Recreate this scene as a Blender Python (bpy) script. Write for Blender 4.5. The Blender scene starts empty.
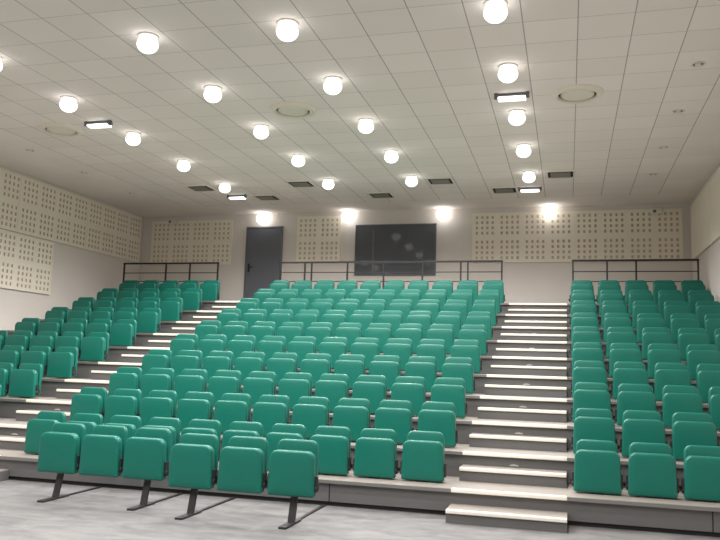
import bpy, bmesh, math, random
from math import sin, cos, pi, radians, tan
from mathutils import Vector, Matrix

random.seed(7)
SC = bpy.context.scene
COL = SC.collection

# ------------------------------------------------------------------ measures
XL, XR = -9.43, 4.10            # side walls
YF, YB = -2.6, 17.75            # wall behind the camera, back wall
ZC = 5.20                       # ceiling
NY, NZ = 7.772, 0.2685          # front edge and height of the lowest tier
PITCH, RISE = 0.8415, 0.2772    # tier depth and rise
SEAT_Y, SEAT_X = 8.052 - 7.772, 0.52
NROW = 10
BLOCKS = {'middle': (0.0, -1, 10), 'right': (1.752, 1, 5), 'left': (-6.369, -1, 5)}
AISLES = {'centre': (0.346, 1.463), 'left': (-6.04, -5.02)}

# ------------------------------------------------------------------ materials
def srgb(r, g, b):
    f = lambda c: c / 12.92 if c <= .04045 else ((c + .055) / 1.055) ** 2.4
    return (f(r / 255), f(g / 255), f(b / 255), 1)

def mat(name, col, rough=.6, metal=0, spec=.5, noise=None, bump=0, bscale=60, emit=0, ecol=None, sheen=0):
    m = bpy.data.materials.new(name); m.use_nodes = True
    nt = m.node_tree; b = nt.nodes['Principled BSDF']
    b.inputs['Base Color'].default_value = col
    b.inputs['Roughness'].default_value = rough
    b.inputs['Metallic'].default_value = metal
    b.inputs['Specular IOR Level'].default_value = spec
    if sheen:
        b.inputs['Sheen Weight'].default_value = sheen
        b.inputs['Sheen Roughness'].default_value = .4
    if emit:
        b.inputs['Emission Color'].default_value = ecol or (1, 1, 1, 1)
        b.inputs['Emission Strength'].default_value = emit
    if noise or bump:
        tc = nt.nodes.new('ShaderNodeTexCoord')
    if noise:
        scale, amt = noise
        n = nt.nodes.new('ShaderNodeTexNoise'); n.inputs['Scale'].default_value = scale; n.inputs['Detail'].default_value = 5
        nt.links.new(tc.outputs['Object'], n.inputs['Vector'])
        mx = nt.nodes.new('ShaderNodeMix'); mx.data_type = 'RGBA'
        mx.inputs['A'].default_value = tuple(c * (1 - amt) for c in col[:3]) + (1,)
        mx.inputs['B'].default_value = tuple(min(1, c * (1 + amt)) for c in col[:3]) + (1,)
        nt.links.new(n.outputs['Fac'], mx.inputs['Factor'])
        nt.links.new(mx.outputs['Result'], b.inputs['Base Color'])
    if bump:
        n2 = nt.nodes.new('ShaderNodeTexNoise'); n2.inputs['Scale'].default_value = bscale; n2.inputs['Detail'].default_value = 3
        nt.links.new(tc.outputs['Object'], n2.inputs['Vector'])
        bp = nt.nodes.new('ShaderNodeBump'); bp.inputs['Strength'].default_value = bump; bp.inputs['Distance'].default_value = .004
        nt.links.new(n2.outputs['Fac'], bp.inputs['Height']); nt.links.new(bp.outputs['Normal'], b.inputs['Normal'])
    return m

M = {}
M['fabric'] = mat('green_fabric', (.0008, .125, .091, 1), rough=.40, spec=.42, noise=(9, .05), bump=.12, bscale=260, sheen=.05)
M['black'] = mat('black_plastic', (.018, .018, .02, 1), rough=.45)
M['post'] = mat('charcoal_steel', (.035, .033, .034, 1), rough=.45, metal=.3)
M['rail'] = mat('black_rail_paint', (.012, .011, .011, 1), rough=.4)
M['wall'] = mat('wall_paint', srgb(220, 213, 207), rough=.85, spec=.2, noise=(1.2, .02))
M['wall_back'] = M['wall']
M['stage'] = mat('stage_wall_paint', srgb(228, 224, 220), rough=.9, spec=.1, noise=(1, .03))
M['board'] = mat('cream_board', srgb(238, 230, 216), rough=.7, spec=.25, noise=(3, .03))
M['felt'] = mat('brown_felt', srgb(200, 185, 163), rough=.95, spec=.05, noise=(30, .1))
M['trim'] = mat('cream_trim', srgb(236, 230, 214), rough=.6, spec=.3, noise=(4, .02))
M['riser'] = mat('riser_laminate', srgb(98, 97, 97), rough=.42, spec=.4, noise=(2, .05))
M['deck'] = mat('deck_vinyl', srgb(138, 131, 124), rough=.5, spec=.4, noise=(14, .06))
M['nosing'] = mat('cream_nosing', srgb(232, 227, 214), rough=.45, spec=.5, noise=(20, .02))
M['alu'] = mat('aluminium_edge', srgb(128, 126, 123), rough=.4, metal=.4, noise=(20, .05))
M['plinth'] = mat('dark_plinth', (.012, .012, .012, 1), rough=.7)
M['door'] = mat('grey_door_paint', srgb(99, 102, 110), rough=.5, noise=(2, .03))
M['doorframe'] = mat('door_frame_paint', srgb(108, 110, 115), rough=.5, noise=(3, .03))
M['handle'] = mat('dark_handle', (.03, .03, .032, 1), rough=.35, metal=.7)
M['glass'] = mat('dark_booth_glass', (.108, .114, .13, 1), rough=.03, spec=.2, noise=(.8, .12))
M['mid_grey'] = mat('mid_grey_finish', srgb(100, 101, 104), rough=.4, noise=(5, .03))
M['white'] = mat('white_metal', srgb(224, 220, 210), rough=.5, noise=(8, .02))
M['diffuser'] = mat('diffuser_enamel', srgb(230, 224, 210), rough=.5, noise=(8, .02))
M['vent'] = mat('vent_grey', srgb(128, 124, 118), rough=.6, noise=(8, .03))
M['void'] = mat('dark_void', (.02, .019, .018, 1), rough=.9)
M['lens'] = mat('lit_opal', (.9, .9, .88, 1), rough=.4, emit=2.6, ecol=(1, .985, .96, 1), noise=(6, .01))
M['globe'] = mat('lit_globe', (.9, .9, .88, 1), rough=.4, emit=3.6, ecol=(1, .98, .95, 1), noise=(6, .01))
M['flood'] = mat('lit_flood_glass', (.9, .9, .88, 1), rough=.4, emit=3, ecol=(1, .98, .95, 1), noise=(6, .01))
M['steppool'] = mat('step_pool_tone', srgb(170, 166, 162), rough=.3, emit=.02, ecol=(1, .97, .92, 1), noise=(6, .01))

def floor_mat():
    m = bpy.data.materials.new('grey_mottled_floor'); m.use_nodes = True
    nt = m.node_tree; b = nt.nodes['Principled BSDF']
    tc = nt.nodes.new('ShaderNodeTexCoord')
    mp = nt.nodes.new('ShaderNodeMapping'); mp.inputs['Scale'].default_value = (1.0, 2.0, 1)
    nt.links.new(tc.outputs['Object'], mp.inputs['Vector'])
    n1 = nt.nodes.new('ShaderNodeTexNoise'); n1.inputs['Scale'].default_value = 2.6; n1.inputs['Detail'].default_value = 7; n1.inputs['Roughness'].default_value = .62
    n1.inputs['Distortion'].default_value = .6
    nt.links.new(mp.outputs['Vector'], n1.inputs['Vector'])
    r = nt.nodes.new('ShaderNodeValToRGB')
    r.color_ramp.elements[0].position = .34; r.color_ramp.elements[0].color = srgb(98, 97, 97)
    r.color_ramp.elements[1].position = .62; r.color_ramp.elements[1].color = srgb(124, 123, 122)
    nt.links.new(n1.outputs['Fac'], r.inputs['Fac'])
    n2 = nt.nodes.new('ShaderNodeTexNoise'); n2.inputs['Scale'].default_value = 90; n2.inputs['Detail'].default_value = 3
    nt.links.new(tc.outputs['Object'], n2.inputs['Vector'])
    mx = nt.nodes.new('ShaderNodeMix'); mx.data_type = 'RGBA'; mx.blend_type = 'MULTIPLY'; mx.inputs['Factor'].default_value = .25
    nt.links.new(r.outputs['Color'], mx.inputs['A']); nt.links.new(n2.outputs['Color'], mx.inputs['B'])
    nt.links.new(mx.outputs['Result'], b.inputs['Base Color'])
    b.inputs['Roughness'].default_value = .62; b.inputs['Specular IOR Level'].default_value = .35
    return m
M['floor'] = floor_mat()

def ceiling_mat():
    # suspended tile ceiling: joints every 0.577 m both ways, each tile a touch different
    m = bpy.data.materials.new('tiled_ceiling'); m.use_nodes = True
    nt = m.node_tree; b = nt.nodes['Principled BSDF']; L = nt.links
    tc = nt.nodes.new('ShaderNodeTexCoord'); sx = nt.nodes.new('ShaderNodeSeparateXYZ')
    L.new(tc.outputs['Object'], sx.inputs['Vector'])
    def math_(op, a, bb=None, c=None):
        n = nt.nodes.new('ShaderNodeMath'); n.operation = op
        for i, v in enumerate((a, bb, c)):
            if v is None: continue
            if isinstance(v, (int, float)): n.inputs[i].default_value = v
            else: L.new(v, n.inputs[i])
        return n.outputs[0]
    def joint(axis, off, step, w):
        t = math_('DIVIDE', math_('SUBTRACT', axis, off), step)
        fr = math_('FRACT', t)
        d = math_('MULTIPLY', math_('MINIMUM', fr, math_('SUBTRACT', 1.0, fr)), step)
        return math_('LESS_THAN', d, w / 2), math_('FLOOR', t)
    jx, ix = joint(sx.outputs['X'], -.138, .577, .012)
    jy, iy = joint(sx.outputs['Y'], 7.435, .579, .009)
    inx = math_('MULTIPLY', math_('GREATER_THAN', sx.outputs['X'], -7.65), math_('LESS_THAN', sx.outputs['X'], 3.335))
    iny = math_('LESS_THAN', sx.outputs['Y'], 16.72)
    inside = math_('MULTIPLY', inx, iny)
    jxx = math_('MULTIPLY', jx, inside)
    jyy = math_('MULTIPLY', math_('MULTIPLY', jy, .75), inside)
    j = math_('MAXIMUM', jxx, jyy)
    cmb = nt.nodes.new('ShaderNodeCombineXYZ'); L.new(ix, cmb.inputs[0]); L.new(iy, cmb.inputs[1])
    wn = nt.nodes.new('ShaderNodeTexWhiteNoise'); wn.noise_dimensions = '3D'; L.new(cmb.outputs[0], wn.inputs['Vector'])
    tile = nt.nodes.new('ShaderNodeMix'); tile.data_type = 'RGBA'
    tile.inputs['A'].default_value = srgb(235, 228, 222); tile.inputs['B'].default_value = srgb(241, 234, 228)
    L.new(wn.outputs['Value'], tile.inputs['Factor'])
    mx = nt.nodes.new('ShaderNodeMix'); mx.data_type = 'RGBA'
    L.new(j, mx.inputs['Factor']); L.new(tile.outputs['Result'], mx.inputs['A']); mx.inputs['B'].default_value = srgb(172, 166, 159)
    L.new(mx.outputs['Result'], b.inputs['Base Color'])
    bp = nt.nodes.new('ShaderNodeBump'); bp.inputs['Strength'].default_value = .3; bp.inputs['Distance'].default_value = -.004
    L.new(j, bp.inputs['Height']); L.new(bp.outputs['Normal'], b.inputs['Normal'])
    b.inputs['Roughness'].default_value = .8; b.inputs['Specular IOR Level'].default_value = .25
    return m
M['ceiling'] = ceiling_mat()

# ------------------------------------------------------------------ helpers
def box(bm, x0, x1, y0, y1, z0, z1, mi=0):
    v = [bm.verts.new((x, y, z)) for z in (z0, z1) for y in (y0, y1) for x in (x0, x1)]
    for f in ((0, 2, 3, 1), (4, 5, 7, 6), (0, 1, 5, 4), (2, 6, 7, 3), (0, 4, 6, 2), (1, 3, 7, 5)):
        bm.faces.new([v[i] for i in f]).material_index = mi
    return v

def bevel_all(bm, w, seg=2):
    bmesh.ops.bevel(bm, geom=list(bm.edges), offset=w, segments=seg, profile=.5, affect='EDGES')

def lathe(bm, prof, n=32, c=(0, 0, 0), axis='Z', mi=0):
    rings = []
    for r, h in prof:
        if r < 1e-6:
            p = (0, 0, h); rings.append([bm.verts.new(p)])
        else:
            rings.append([bm.verts.new((r * cos(2 * pi * k / n), r * sin(2 * pi * k / n), h)) for k in range(n)])
    fs = []
    for a, b in zip(rings, rings[1:]):
        if len(a) == 1 and len(b) == 1: continue
        for k in range(n):
            k2 = (k + 1) % n
            if len(a) == 1: fs.append(bm.faces.new((a[0], b[k2], b[k])))
            elif len(b) == 1: fs.append(bm.faces.new((a[k], a[k2], b[0])))
            else: fs.append(bm.faces.new((a[k], a[k2], b[k2], b[k])))
    R = {'Z': Matrix(), 'X': Matrix.Rotation(pi / 2, 4, 'Y'), 'Y': Matrix.Rotation(-pi / 2, 4, 'X')}[axis]
    for ring in rings:
        for v in ring: v.co = R @ v.co + Vector(c)
    for f in fs: f.material_index = mi; f.smooth = True
    return fs

def tube(bm, p, q, r, n=10):
    p, q = Vector(p), Vector(q); d = (q - p)
    rot = d.to_track_quat('Z', 'Y').to_matrix()
    a = []; b = []
    for k in range(n):
        o = rot @ Vector((r * cos(2 * pi * k / n), r * sin(2 * pi * k / n), 0))
        a.append(bm.verts.new(p + o)); b.append(bm.verts.new(q + o))
    for k in range(n):
        f = bm.faces.new((a[k], a[(k + 1) % n], b[(k + 1) % n], b[k])); f.smooth = True
    bm.faces.new(a[::-1]); bm.faces.new(b)

def obj(name, bm, m, parent=None, smooth=False):
    me = bpy.data.meshes.new(name)
    bmesh.ops.recalc_face_normals(bm, faces=bm.faces[:])
    if smooth:
        for f in bm.faces: f.smooth = True
    bm.to_mesh(me); bm.free()
    for k in (m if isinstance(m, (list, tuple)) else [m]): me.materials.append(k)
    o = bpy.data.objects.new(name, me); COL.objects.link(o)
    if parent: o.parent = parent
    return o

def thing(name, label, cat, loc=(0, 0, 0), group=None, rz=0):
    o = bpy.data.objects.new(name, None); COL.objects.link(o)
    o.empty_display_size = .1; o.location = loc; o.rotation_euler.z = rz
    o['label'] = label; o['category'] = cat
    if group: o['group'] = group
    return o

def struct(name, bm, m, label=None, cat=None):
    o = obj(name, bm, m); o['kind'] = 'structure'
    o['label'] = label; o['category'] = cat
    return o

def dup(root, loc, label, group=None, skip=()):
    r = root.copy(); COL.objects.link(r); r.location = loc; r['label'] = label
    if group: r['group'] = group
    for ch in list(root.children):
        if ch.name.split('.')[0] in skip: continue
        c = ch.copy(); COL.objects.link(c); c.parent = r
        for g in list(ch.children):
            d = g.copy(); COL.objects.link(d); d.parent = c
    return r

def rounded(wb, wt, z0, z1, rt, rb, ins, n=5):
    """outline in x,z of a slab: bottom and top half width, rounded corners, inset by ins"""
    z0 += ins; z1 -= ins; wm = max(wb, wt) - ins
    rt = max(rt - ins, .004); rb = max(rb - ins, .004)
    pts = []
    for cx, cz, r, a0 in ((wm - rb, z0 + rb, rb, -pi / 2), (wm - rt, z1 - rt, rt, 0), (-wm + rt, z1 - rt, rt, pi / 2), (-wm + rb, z0 + rb, rb, pi)):
        for k in range(n + 1):
            a = a0 + pi / 2 * k / n
            pts.append([cx + r * cos(a), cz + r * sin(a)])
    for p in pts:
        t = (p[1] - z0) / (z1 - z0)
        p[0] *= (wb + (wt - wb) * t) / max(wb, wt)
    return pts

def slab(bm, wb, wt, z0, z1, rt, rb, y0, y1, e=.018, bulge=.008, lean=0.0):
    """upholstered slab between y0 (front) and y1 (rear) with rolled edges and a slightly domed front"""
    T = y1 - y0; e = min(e, T * .48)
    prof = [(.12, y0 - bulge), (.07, y0 - bulge * .85), (.035, y0 - bulge * .4)]
    for k in range(5):
        a = pi / 2 * k / 4
        prof.append((e * (1 - sin(a)), y0 + e * (1 - cos(a))))
    for k in range(1, 5):
        a = pi / 2 * k / 4
        prof.append((e * (1 - cos(a)), y1 - e * (1 - sin(a))))
    rings = []
    for ins, y in prof:
        rings.append([bm.verts.new((x, y + lean * (z - z0), z)) for x, z in rounded(wb, wt, z0, z1, rt, rb, ins)])
    n = len(rings[0])
    for a, b in zip(rings, rings[1:]):
        for k in range(n):
            f = bm.faces.new((a[k], a[(k + 1) % n], b[(k + 1) % n], b[k])); f.smooth = True
    f = bm.faces.new(rings[0]); f.smooth = True
    bm.faces.new(rings[-1][::-1])

ORD = ['first', 'second', 'third', 'fourth', 'fifth', 'sixth', 'seventh', 'eighth', 'ninth', 'tenth']

# ------------------------------------------------------------------ room shell
bm = bmesh.new(); box(bm, XL - .2, XR + .2, YF - .2, YB + .2, -.15, 0); struct('floor', bm, M['floor'], 'mottled light grey floor in front of the seating stand', 'floor')
bm = bmesh.new(); box(bm, XL - .2, XR + .2, YF - .2, YB + .2, ZC, ZC + .08); struct('ceiling', bm, M['ceiling'], 'off-white suspended ceiling of square tiles', 'ceiling')
bm = bmesh.new(); box(bm, XL - .2, XL, YF, YB, 0, ZC); struct('wall_left', bm, M['wall'], 'pale grey side wall beside the left seating block', 'wall')
bm = bmesh.new(); box(bm, XR, XR + .2, YF, YB, 0, ZC); struct('wall_right', bm, M['wall'], 'pale grey side wall beside the right seating block', 'wall')
bm = bmesh.new(); box(bm, XL - .2, XR + .2, YB, YB + .2, 0, ZC); struct('wall_back', bm, M['wall_back'], 'pale grey wall behind the top row of seats', 'wall')
bm = bmesh.new(); box(bm, XL - .2, XR + .2, YF - .2, YF, 0, ZC); struct('wall_front', bm, M['stage'], 'grey wall facing the seating stand', 'wall')

# door in the back wall
zt = NZ + 9 * RISE
d = thing('door_1', 'dark grey flush door in the back wall above the middle block', 'door', (-5.93, YB, zt)); d['kind'] = 'structure'
bm = bmesh.new(); box(bm, -.455, .455, -.045, -.006, .01, 2.055); bevel_all(bm, .004, 1); obj('door_leaf', bm, M['door'], d)
bm = bmesh.new()
box(bm, -.49, -.458, -.06, 0, 0, 2.095); box(bm, .458, .49, -.06, 0, 0, 2.095); box(bm, -.458, .458, -.06, 0, 2.058, 2.095)
obj('door_frame', bm, M['doorframe'], d)
bm = bmesh.new()
box(bm, -.405, -.365, -.055, -.045, .93, 1.15); tube(bm, (-.385, -.05, 1.06), (-.385, -.1, 1.06), .011); tube(bm, (-.395, -.1, 1.06), (-.26, -.1, 1.06), .011)
obj('door_handle', bm, M['handle'], d)

# control room window in the back wall
w = thing('window_1', 'wide dark glass control room window in the back wall', 'window', (-2.54, YB, 3.61)); w['kind'] = 'structure'
bm = bmesh.new(); box(bm, -.975, .975, -.026, -.012, .025, 1.225); obj('window_pane', bm, M['glass'], w)
bm = bmesh.new()
for a in ((-1.0, -.975, 0, 1.25), (.975, 1.0, 0, 1.25), (-.975, .975, 0, .025), (-.975, .975, 1.225, 1.25)):
    box(bm, a[0], a[1], -.04, 0, a[2], a[3])
obj('window_frame', bm, M['door'], w)
bm = bmesh.new(); box(bm, -.565, -.522, -.03, -.026, .05, 1.1); obj('pane_reflection_strip', bm, M['mid_grey'], w)  # grey bar standing in for a reflection in the glass

# ------------------------------------------------------------------ acoustic boards
def board(label, W, H, nx, nz, loc, rz, group, holes=True):
    """perforated board, width W along local x, height H, face towards local -y; nx by nz fields of 4 x 4 holes"""
    t = thing('acoustic_panel', label, 'wall panel', loc, group, rz)
    D, rec, hs, hp = .035, .014, .056, .122
    tx, tz = W / nx, H / nz
    xs = [0.0]; hx = []
    for i in range(nx):
        for k in range(4):
            c = (i + .5) * tx + (k - 1.5) * hp * tx / .575
            hx.append(len(xs)); xs += [c - hs / 2 * .86, c + hs / 2 * .86]
    xs.append(W); zs = [0.0]; hz = []
    for i in range(nz):
        for k in range(4):
            c = (i + .5) * tz + (k - 1.5) * hp * tz / .575
            hz.append(len(zs)); zs += [c - hs * .6, c + hs * .6]
    zs.append(H)
    bm = bmesh.new()
    g = [[bm.verts.new((x, -D, z)) for x in xs] for z in zs]
    for j in range(len(zs) - 1):
        for i in range(len(xs) - 1):
            q = (g[j][i], g[j][i + 1], g[j + 1][i + 1], g[j + 1][i])
            if holes and i in hx and j in hz:
                b = [bm.verts.new((v.co.x, -D + rec, v.co.z)) for v in q]
                bm.faces.new(b).material_index = 1
                for k in range(4):
                    bm.faces.new((q[k], q[(k + 1) % 4], b[(k + 1) % 4], b[k])).material_index = 1
            else:
                bm.faces.new(q)
    # rim back to the wall
    for (x0, z0, x1, z1) in ((0, 0, W, 0), (W, 0, W, H), (W, H, 0, H), (0, H, 0, 0)):
        bm.faces.new([bm.verts.new(p) for p in ((x0, -D + .0005, z0), (x1, -D + .0005, z1), (x1, -.001, z1), (x0, -.001, z0))])
    me = obj('perforated_board' if holes else 'plain_board', bm, [M['board'], M['felt']], t)
    for f in me.data.polygons: pass
    bm = bmesh.new(); e = .028
    box(bm, 0, W, -D - .006, -D + .001, 0, e); box(bm, 0, W, -D - .006, -D + .001, H - e, H)
    box(bm, 0, e, -D - .006, -D + .001, e, H - e); box(bm, W - e, W, -D - .006, -D + .001, e, H - e)
    obj('edge_trim', bm, M['trim'], t)
    return t

GB = 'perforated acoustic panels'
board('cream perforated panel on the back wall between the left corner and the grey door', 2.30, 1.16, 4, 2, (-9.13, YB, 3.90), 0, GB)
board('half-width cream perforated panel on the back wall between door and dark window', 1.15, 1.16, 2, 2, (-5.06, YB, 3.94), 0, GB)
board('cream perforated panel on the back wall just beside the dark window', 2.295, 1.17, 4, 2, (-.68, YB, 3.91), 0, GB)
board('cream perforated panel on the back wall nearest the right corner', 2.295, 1.17, 4, 2, (1.615, YB, 3.91), 0, GB)
for k, lab in enumerate(('upper cream panel on the left wall, touching the back corner', 'upper cream panel on the left wall, second from the back corner',
                         'upper cream panel on the left wall, third from the back corner')):
    board(lab, 2.30, 1.19, 4, 2, (XL, 15.30 - 2.30 * k, 3.945), pi / 2, GB)
board('lower cream perforated panel on the left wall, hung under the upper band', 2.30, 1.15, 4, 2, (XL, 14.17 - 2.30, 2.77), pi / 2, GB)
for k, lab in enumerate(('plain cream panel on the right wall, touching the back corner', 'plain cream panel on the right wall, second from the back corner')):
    board(lab, 2.30, 1.19, 4, 2, (XR, 17.60 - 2.30 * k, 3.90), -pi / 2, 'plain acoustic panels on the right wall', False)

# ------------------------------------------------------------------ seating stand: tiers
segs = [(XL + .01, AISLES['left'][0]), (AISLES['left'][1], AISLES['centre'][0]), (AISLES['centre'][1], XR - .01)]
RAILX = {'left': (-8.69, -6.13), 'middle': (-4.92, .235), 'right': (1.49, 4.05)}
TG = 'tiers of the seating stand'
for r in range(NROW):
    y0, z1 = NY + r * PITCH, NZ + r * RISE
    y1 = y0 + PITCH + .03 if r < NROW - 1 else YB - .005
    zb = 0 if r == 0 else z1 - RISE
    nm = 'lowest' if r == 0 else 'topmost' if r == NROW - 1 else ORD[r]
    t = thing('seating_tier', f'{nm} full-width grey tier of the stepped seating stand, {"on the floor" if r == 0 else "counted from the floor" if r < 9 else "below the back wall"}', 'tier', (0, y0, z1), TG)
    bm = bmesh.new(); box(bm, XL + .01, XR - .01, .012, y1 - y0, -.03, 0); obj('deck', bm, M['deck'], t)
    bm = bmesh.new(); h = z1 - zb
    lo = -h + (.045 if r == 0 else 0)
    box(bm, XL + .01, XR - .01, .035, .055, lo, -.03)
    if r == 0:
        for xj in (-2.5, -.93, 2.75):
            box(bm, xj - .006, xj + .006, .0335, .036, lo, -.03, 1)
    obj('riser_panel', bm, [M['riser'], M['plinth']], t)
    if r == 0:
        bm = bmesh.new(); box(bm, XL + .01, XR - .01, .06, .085, -h, -h + .05); obj('plinth', bm, M['plinth'], t)
    for a, b in segs:
        bm = bmesh.new(); box(bm, a, b, -.004, .024, -.036, .003); bevel_all(bm, .004, 2); obj('edge_strip', bm, M['alu'], t)
    for a, b in AISLES.values():
        bm = bmesh.new(); box(bm, a, b, -.008, .045, -.034, .005); bevel_all(bm, .007, 2)
        o = obj('step_nosing', bm, M['nosing'], t); o['label'] = 'cream nosing across the aisle'
        c = (a + b) / 2
        if r > 0:
            bm = bmesh.new()
            n = 14; fr = [bm.verts.new((c + .05 * cos(pi * k / n), .024, -RISE / 2 + .012 + .02 * sin(pi * k / n))) for k in range(n + 1)]
            bk = [bm.verts.new((v.co.x, .0365, v.co.z)) for v in fr]
            bm.faces.new(fr); bm.faces.new(bk[::-1])
            for k in range(n + 1): bm.faces.new((fr[k], fr[(k + 1) % (n + 1)], bk[(k + 1) % (n + 1)], bk[k]))
            obj('step_light_pool', bm, M['steppool'], t)  # pale half disc imitating the pool of step light on the tread
    for nb, (a, b) in RAILX.items():
        bm = bmesh.new(); box(bm, a, b, SEAT_Y + .099, SEAT_Y + .117, .085, .125)
        obj('seat_rail', bm, M['black'], t)

# half steps in the aisles
for an, (a, b) in AISLES.items():
    for r in range(NROW):
        y0, z0 = NY + r * PITCH - (.06 if r == 0 else 0), NZ + (r - .5) * RISE if r else .122
        zb = .0015 + (0 if r == 0 else NZ + (r - 1) * RISE)
        where = 'floor-level' if r == 0 else f'{ORD[r]} lowest'
        aa, bb = (a, b) if r == 0 else (a + .004, b - .006) if an == 'centre' else (a + .07, b - .03)
        t = thing('aisle_step', f'{where} grey half step with cream nosing in the {"aisle beside the right block" if an == "centre" else "aisle beside the left block"}', 'step',
                  ((a + b) / 2, y0, zb), f'half steps in the {an} aisle')
        if r == 0 and an == 'left': bb = -4.88
        c = (a + b) / 2; h = z0 - zb; yb = .032 + (.06 if r == 0 else 0)
        bm = bmesh.new(); box(bm, aa - c, bb - c, -.262, yb, 0, h - .012); obj('step_box', bm, M['riser'], t)
        bm = bmesh.new(); box(bm, aa - c, bb - c, -.262, yb, h - .012, h); obj('tread', bm, M['deck'], t)
        bm = bmesh.new(); box(bm, aa - c, bb - c, -.282, -.232, h - .032, h + .004); bevel_all(bm, .007, 2); obj('step_nosing', bm, M['nosing'], t)

# ------------------------------------------------------------------ seats
def make_seat():
    t = thing('auditorium_seat', '', 'seat')
    bm = bmesh.new(); slab(bm, .228, .213, .014, .424, .072, .024, 0, .088, e=.02, bulge=.006); obj('seat_cushion', bm, M['fabric'], t)
    bm = bmesh.new(); slab(bm, .214, .200, .05, .512, .07, .02, .124, .178, e=.018, bulge=.004, lean=.075); obj('backrest', bm, M['fabric'], t)
    for s in (-1, 1):
        bm = bmesh.new(); x = s * .232
        box(bm, x - .009, x + .009, .04, .096, .06, .2)
        lathe(bm, [(0, -.012), (.022, -.012), (.027, -.007), (.027, .007), (.022, .012), (0, .012)], 16, (x, .06, .09), 'X')
        obj('hinge_bracket', bm, M['black'], t)
    bm = bmesh.new(); box(bm, -.035, .035, .03, .096, .0015, .0125); box(bm, -.02, .02, .088, .097, .0015, .125); box(bm, -.06, .06, .02, .17, .0015, .008)
    obj('support_foot', bm, M['black'], t)
    return t

proto = make_seat(); used = False
for bn, (x0, sg, n) in BLOCKS.items():
    for r in range(NROW):
        row = 'bottom row' if r == 0 else 'top row' if r == NROW - 1 else f'{ORD[r]} row up'
        for c in range(n):
            pos = 'beside' if c == 0 else f'{ORD[c]} from'
            aisle = 'the left aisle' if bn == 'left' else 'the centre aisle'
            lab = f'green folded seat in the {bn} block, {row}, {pos} {aisle}'
            if bn == 'middle' and c == n - 1: lab = f'green folded seat in the middle block, {row}, beside the left aisle'
            if bn == 'right' and c == n - 1: lab = f'green folded seat in the right block, {row}, against the right wall'
            if bn == 'left' and c == n - 1: lab = f'green folded seat in the left block, {row}, nearest the left wall'
            loc = (x0 + sg * c * (.511 if bn == 'right' else SEAT_X), NY + r * PITCH + SEAT_Y, NZ + r * RISE)
            grp = f'folded seats of the {bn} block'
            if not used:
                used = True; o = proto; o.location = loc; o['label'] = lab; o['group'] = grp
            else:
                o = dup(proto, loc, lab, grp)

# loose benches on the floor: three seats each
FLOOR = [  # x of the posts, yaw, seat x centres, y of the cushion front
    ((-3.64, -2.62), 6.955, (-3.635, -3.135, -2.63)),
    ((-1.995, -.975), 6.755, (-2.005, -1.492, -.985)),
]
ENDS = ['first', 'second', 'third', 'fourth', 'fifth', 'sixth']
k = 0
for bi, (posts, yf, xs) in enumerate(FLOOR):
    t = thing('bench_frame', ('charcoal steel bench frame on the floor under the three front seats nearest the left aisle',
                              'charcoal steel bench frame on the floor under the three front seats nearest the centre aisle')[bi], 'bench frame', (0, 0, 0), 'front bench frames')
    bm = bmesh.new(); box(bm, xs[0] - .24, xs[-1] + .24, yf + .099, yf + .117, .31, .37); obj('beam', bm, M['black'], t)
    for xp in posts:
        bm = bmesh.new()
        v = box(bm, xp - .033, xp + .033, yf + .09, yf + .117, .0185, .23)
        for q in v:
            if q.co.z < .1: q.co.y -= .055
        box(bm, xp - .033, xp + .033, yf + .094, yf + .117, .23, .3095)
        obj('post', bm, M['post'], t)
        bm = bmesh.new(); box(bm, xp - .036, xp + .036, yf - .19, yf + .22, 0, .018)
        box(bm, xp - .016, xp + .016, yf + .22, NY + .03, 0, .014)
        obj('runner', bm, M['post'], t)
    for x in xs:
        o = dup(proto, (x, yf, .250 if bi == 0 else .238), f'green folded seat on the front floor bench, {ENDS[k]} of six from the left aisle', 'folded seats of the floor benches', skip=('support_foot',))
        k += 1

# ------------------------------------------------------------------ guard rails behind the top row
def guard(label, x0, x1, posts):
    y = 15.99 - .06; t = thing('guard_rail', label, 'railing', ((x0 + x1) / 2, y, zt), 'black guard rails behind the top row'); c = (x0 + x1) / 2
    for nm, z, rr in (('top_rail', .925, .019), ('middle_rail', .70, .009), ('lower_rail', .50, .009)):
        bm = bmesh.new(); box(bm, x0 - c - .02, x1 - c + .02, -rr, rr, z - rr, z + rr); obj(nm, bm, M['rail'], t)
    for x in [x0] + posts + [x1]:
        bm = bmesh.new(); box(bm, x - c - .016, x - c + .016, -.016, .016, .0015, .925); box(bm, x - c - .04, x - c + .04, -.04, .04, .0015, .01); obj('post', bm, M['rail'], t)
guard('black guard rail behind the top row of the left block', -8.74, -6.30, [-7.63, -7.01])
guard('long black guard rail behind the top row of the middle block, below the window', -4.76, .155, [-4.18, -4.02, -3.19, -2.37, -1.52, -.70, -.55])
guard('black guard rail behind the top row of the right block', 1.58, 3.93, [2.24, 2.79])

# ------------------------------------------------------------------ lamps
def spot(parent, z, power, ang, name='lamp_beam'):
    l = bpy.data.lights.new(name, 'SPOT'); l.energy = power; l.spot_size = radians(ang); l.spot_blend = .6; l.shadow_soft_size = .1
    l.color = (1, .972, .955)
    o = bpy.data.objects.new(name, l); COL.objects.link(o); o.parent = parent; o.location = (0, 0, z)
    return o

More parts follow.
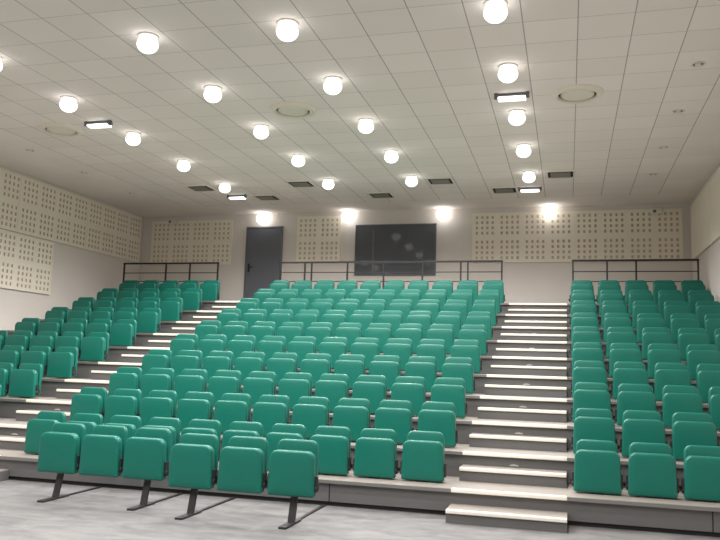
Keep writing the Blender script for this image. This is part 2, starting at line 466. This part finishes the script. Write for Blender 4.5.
LAMP_W, LAMP_ANG = 215, 162
dl = thing('downlight', '', 'ceiling light')
bm = bmesh.new(); lathe(bm, [(.08, 0), (.118, 0), (.122, -.006), (.116, -.014), (.084, -.016), (.08, -.01), (.08, 0)], 40); obj('trim_ring', bm, M['white'], dl)
bm = bmesh.new(); lathe(bm, [(.123 * sin(pi * k / 14), -.105 + .1 * cos(pi * k / 14)) for k in range(15)], 36); obj('lens', bm, M['lens'], dl)  # globe shape stands in for the glare around a recessed lamp
spot(dl, -.24, LAMP_W, LAMP_ANG)
DX = [(.77, 'in the file nearest the right wall'), (-1.507, 'in the second file from the right wall'), (-3.24, 'in the second file from the left wall'), (-5.545, 'in the file nearest the left wall')]
DY = [(14.51, 'hindmost'), (12.70, 'fourth'), (10.95, 'third'), (9.22, 'second'), (7.52, 'foremost visible')]
first = True
for x, xl in DX:
    for y, yl in DY:
        if x < -5 and y < 8: y, yl = 7.68, 'cut-off'
        lab = f'{yl} lit ceiling downlight {xl}'
        if y < 7.9: lab = f'lit ceiling downlight nearest the camera {xl}'
        if first: first = False; dl.location = (x, y, ZC); dl['label'] = lab; dl['group'] = 'lit ceiling downlights'
        else: dup(dl, (x, y, ZC), lab, 'lit ceiling downlights')
for x in (.77, -1.507, -3.24, -5.545):
    for y in (5.95, 4.15, 2.35):
        dup(dl, (x, y, ZC), 'lit ceiling downlight over the open floor in front of the stand', 'ceiling downlights over the open floor')

ul = thing('recessed_spotlight', '', 'ceiling light')
bm = bmesh.new(); lathe(bm, [(.06, .0), (.085, 0), (.087, -.006), (.08, -.012), (.062, -.010), (.06, 0)], 28); obj('trim_ring', bm, M['white'], ul)
bm = bmesh.new(); lathe(bm, [(0, -.022), (.034, -.022), (.04, -.012), (.04, -.001)], 24); obj('dead_lamp', bm, M['white'], ul)
bm = bmesh.new(); lathe(bm, [(0, -.003), (.061, -.003), (.061, -.0005)], 24); obj('dark_recess', bm, M['void'], ul)
UN = [(3.01, 9.58, 'nearest the camera by the right wall'), (3.01, 11.33, 'second along the right wall'), (3.02, 13.17, 'third along the right wall'), (3.04, 14.99, 'hindmost by the right wall'),
      (-8.06, 11.54, 'nearest the camera by the left wall'), (-8.08, 13.2, 'second along the left wall'), (-8.13, 15.08, 'hindmost by the left wall')]
for i, (x, y, w_) in enumerate(UN):
    lab = f'small unlit recessed ceiling spot, {w_}'
    if i == 0: ul.location = (x, y, ZC); ul['label'] = lab; ul['group'] = 'unlit ceiling spots'
    else: dup(ul, (x, y, ZC), lab, 'unlit ceiling spots')

# globe lamps at the top of the back wall
sc = thing('wall_globe', '', 'wall light')
bm = bmesh.new(); lathe(bm, [(.15 * sin(pi * k / 14), -.15 * cos(pi * k / 14)) for k in range(15)], 28, (0, -.17, 0)); obj('globe', bm, M['globe'], sc)
bm = bmesh.new(); lathe(bm, [(0, -.035), (.05, -.035), (.055, -.025), (.055, 0), (0, 0)], 20, (0, 0, 0), 'Y'); obj('wall_mount', bm, M['white'], sc)
WG = [(-5.95, 'above the grey door'), (-3.71, 'between the half-width panel and the window'), (-1.37, 'at the right end of the window'), (1.08, 'in front of the long right panels')]
for i, (x, w_) in enumerate(WG):
    lab = f'lit globe lamp on the back wall {w_}'
    if i == 0: sc.location = (x, YB, 5.04); sc['label'] = lab; sc['group'] = 'globe lamps on the back wall'
    else: dup(sc, (x, YB, 5.04), lab, 'globe lamps on the back wall')

# rectangular floodlights under the ceiling
fl = thing('ceiling_floodlight', '', 'ceiling light')
bm = bmesh.new(); box(bm, -.19, .19, -.02, .11, -.05, -.006); box(bm, -.235, -.19, -.035, .02, -.075, 0); box(bm, .19, .235, -.035, .02, -.075, 0); obj('housing', bm, M['mid_grey'], fl)
bm = bmesh.new(); box(bm, -.185, .185, -.035, .10, -.085, -.05); bevel_all(bm, .01, 2); obj('lit_face', bm, M['flood'], fl)
FL = [(.75, 10.17, 'among the downlights nearest the right wall'), (-5.75, 10.25, 'among the downlights nearest the left wall'), (.73, 15.75, 'near the back wall above the right block aisle'), (-5.76, 15.6, 'near the back wall in front of the door'),]
for i, (x, y, w_) in enumerate(FL):
    lab = f'lit rectangular floodlight {w_}'
    if i == 0: fl.location = (x, y, ZC); fl['label'] = lab; fl['group'] = 'rectangular ceiling floodlights'
    else: dup(fl, (x, y, ZC), lab, 'rectangular ceiling floodlights')

# round air diffusers
rd = thing('air_diffuser', '', 'air vent')
bm = bmesh.new(); lathe(bm, [(.345, 0), (.345, -.012), (.30, -.05), (.27, -.055), (.25, -.03), (.255, 0)], 48); obj('outer_ring', bm, M['diffuser'], rd)
bm = bmesh.new(); lathe(bm, [(0, -.042), (.15, -.044), (.21, -.036), (.225, -.022), (.2, -.012), (0, -.012)], 48); obj('centre_disc', bm, M['diffuser'], rd)
bm = bmesh.new(); lathe(bm, [(0, -.004), (.26, -.004), (.26, -.001)], 40); obj('dark_throat', bm, M['void'], rd)
RD = [(1.61, 10.33, 'nearest the right wall'), (-2.45, 10.26, 'over the middle block'), (-6.62, 10.5, 'nearest the left wall')]
for i, (x, y, w_) in enumerate(RD):
    lab = f'large round cream ceiling air diffuser {w_}'
    if i == 0: rd.location = (x, y, ZC); rd['label'] = lab; rd['group'] = 'round ceiling diffusers'
    else: dup(rd, (x, y, ZC), lab, 'round ceiling diffusers')

# square air vents further back
sv = thing('ceiling_vent', '', 'air vent')
bm = bmesh.new()
for a in ((-.28, .28, -.28, -.235), (-.28, .28, .235, .28), (-.28, -.235, -.235, .235), (.235, .28, -.235, .235)):
    box(bm, a[0], a[1], a[2], a[3], -.016, 0)
obj('vent_frame', bm, M['diffuser'], sv)
bm = bmesh.new(); box(bm, -.235, .235, -.235, .235, -.003, -.001); obj('dark_throat', bm, M['void'], sv)
bm = bmesh.new(); box(bm, -.185, .185, -.185, .185, -.022, -.016); bevel_all(bm, .003, 1)
for a in ((-.15, -.15), (.15, -.15), (-.15, .15), (.15, .15)): box(bm, a[0] - .01, a[0] + .01, a[1] - .01, a[1] + .01, -.016, -.003)
obj('centre_plate', bm, M['vent'], sv)
SV = [(-6.28, 14.85, 'left of the rearmost downlights over the left aisle'), (-3.93, 14.78, 'beside the rearmost downlight over the middle block'), (-1.0, 14.95, 'right of the rearmost downlights over the middle block'),
      (1.35, 14.75, 'over the centre aisle near the right block'), (-5.16, 15.95, 'nearest the door'), (-2.5, 16.05, 'in front of the control window'), (.2, 15.93, 'in front of the right-hand panels by the back wall')]
for i, (x, y, w_) in enumerate(SV):
    lab = f'square ceiling vent {w_}'
    if i == 0: sv.location = (x, y, ZC); sv['label'] = lab; sv['group'] = 'square ceiling vents'
    else: dup(sv, (x, y, ZC), lab, 'square ceiling vents')

# small devices high on the back wall
for x, z, lab in ((3.38, 5.01, 'small white sensor box at the top of the back wall near the right corner'), (-8.50, 5.02, 'small white sensor box at the top of the back wall near the left corner')):
    t = thing('wall_sensor', lab, 'sensor', (x, YB - .042, z), 'sensor boxes on the back wall')
    bm = bmesh.new(); box(bm, -.12, .12, -.12, -.02, -.06, .06); bevel_all(bm, .02, 3); obj('body', bm, M['white'], t, True)
    bm = bmesh.new(); box(bm, -.02, .02, -.03, 0, -.03, .03); obj('bracket', bm, M['white'], t)
    bm = bmesh.new(); lathe(bm, [(0, -.02), (.025, -.018), (.035, 0)], 18, (-.05, -.118, 0), 'Y'); obj('lens', bm, M['mid_grey'], t)

# ------------------------------------------------------------------ world, camera, view
wd = bpy.data.worlds.new('World'); SC.world = wd; wd.use_nodes = True
wd.node_tree.nodes['Background'].inputs['Color'].default_value = (.02, .02, .02, 1)

yaw, pitch, roll, F = -15.3746, 7.0419, 1.7112, 761.4654
y, p, r = (radians(v) for v in (yaw, pitch, roll))
fw = Vector((sin(y) * cos(p), cos(y) * cos(p), sin(p)))
rt = Vector((cos(y), -sin(y), 0)); up = rt.cross(fw)
rt2 = cos(r) * rt + sin(r) * up; up2 = -sin(r) * rt + cos(r) * up
cam = bpy.data.cameras.new('camera'); cam.sensor_width = 36; cam.lens = F * 36 / 720; cam.clip_start = .05; cam.clip_end = 200
co = bpy.data.objects.new('camera', cam); COL.objects.link(co)
co.matrix_world = Matrix(((rt2.x, up2.x, -fw.x, 1.4761), (rt2.y, up2.y, -fw.y, 0), (rt2.z, up2.z, -fw.z, 1.4738), (0, 0, 0, 1)))
SC.camera = co
vs = SC.view_settings
vs.view_transform = 'Standard'; vs.look = 'None'; vs.gamma = 1; vs.use_curve_mapping = False
vs.exposure = 0.0
SC.cycles.max_bounces = 10; SC.cycles.diffuse_bounces = 6
SC.cycles.use_denoising = True
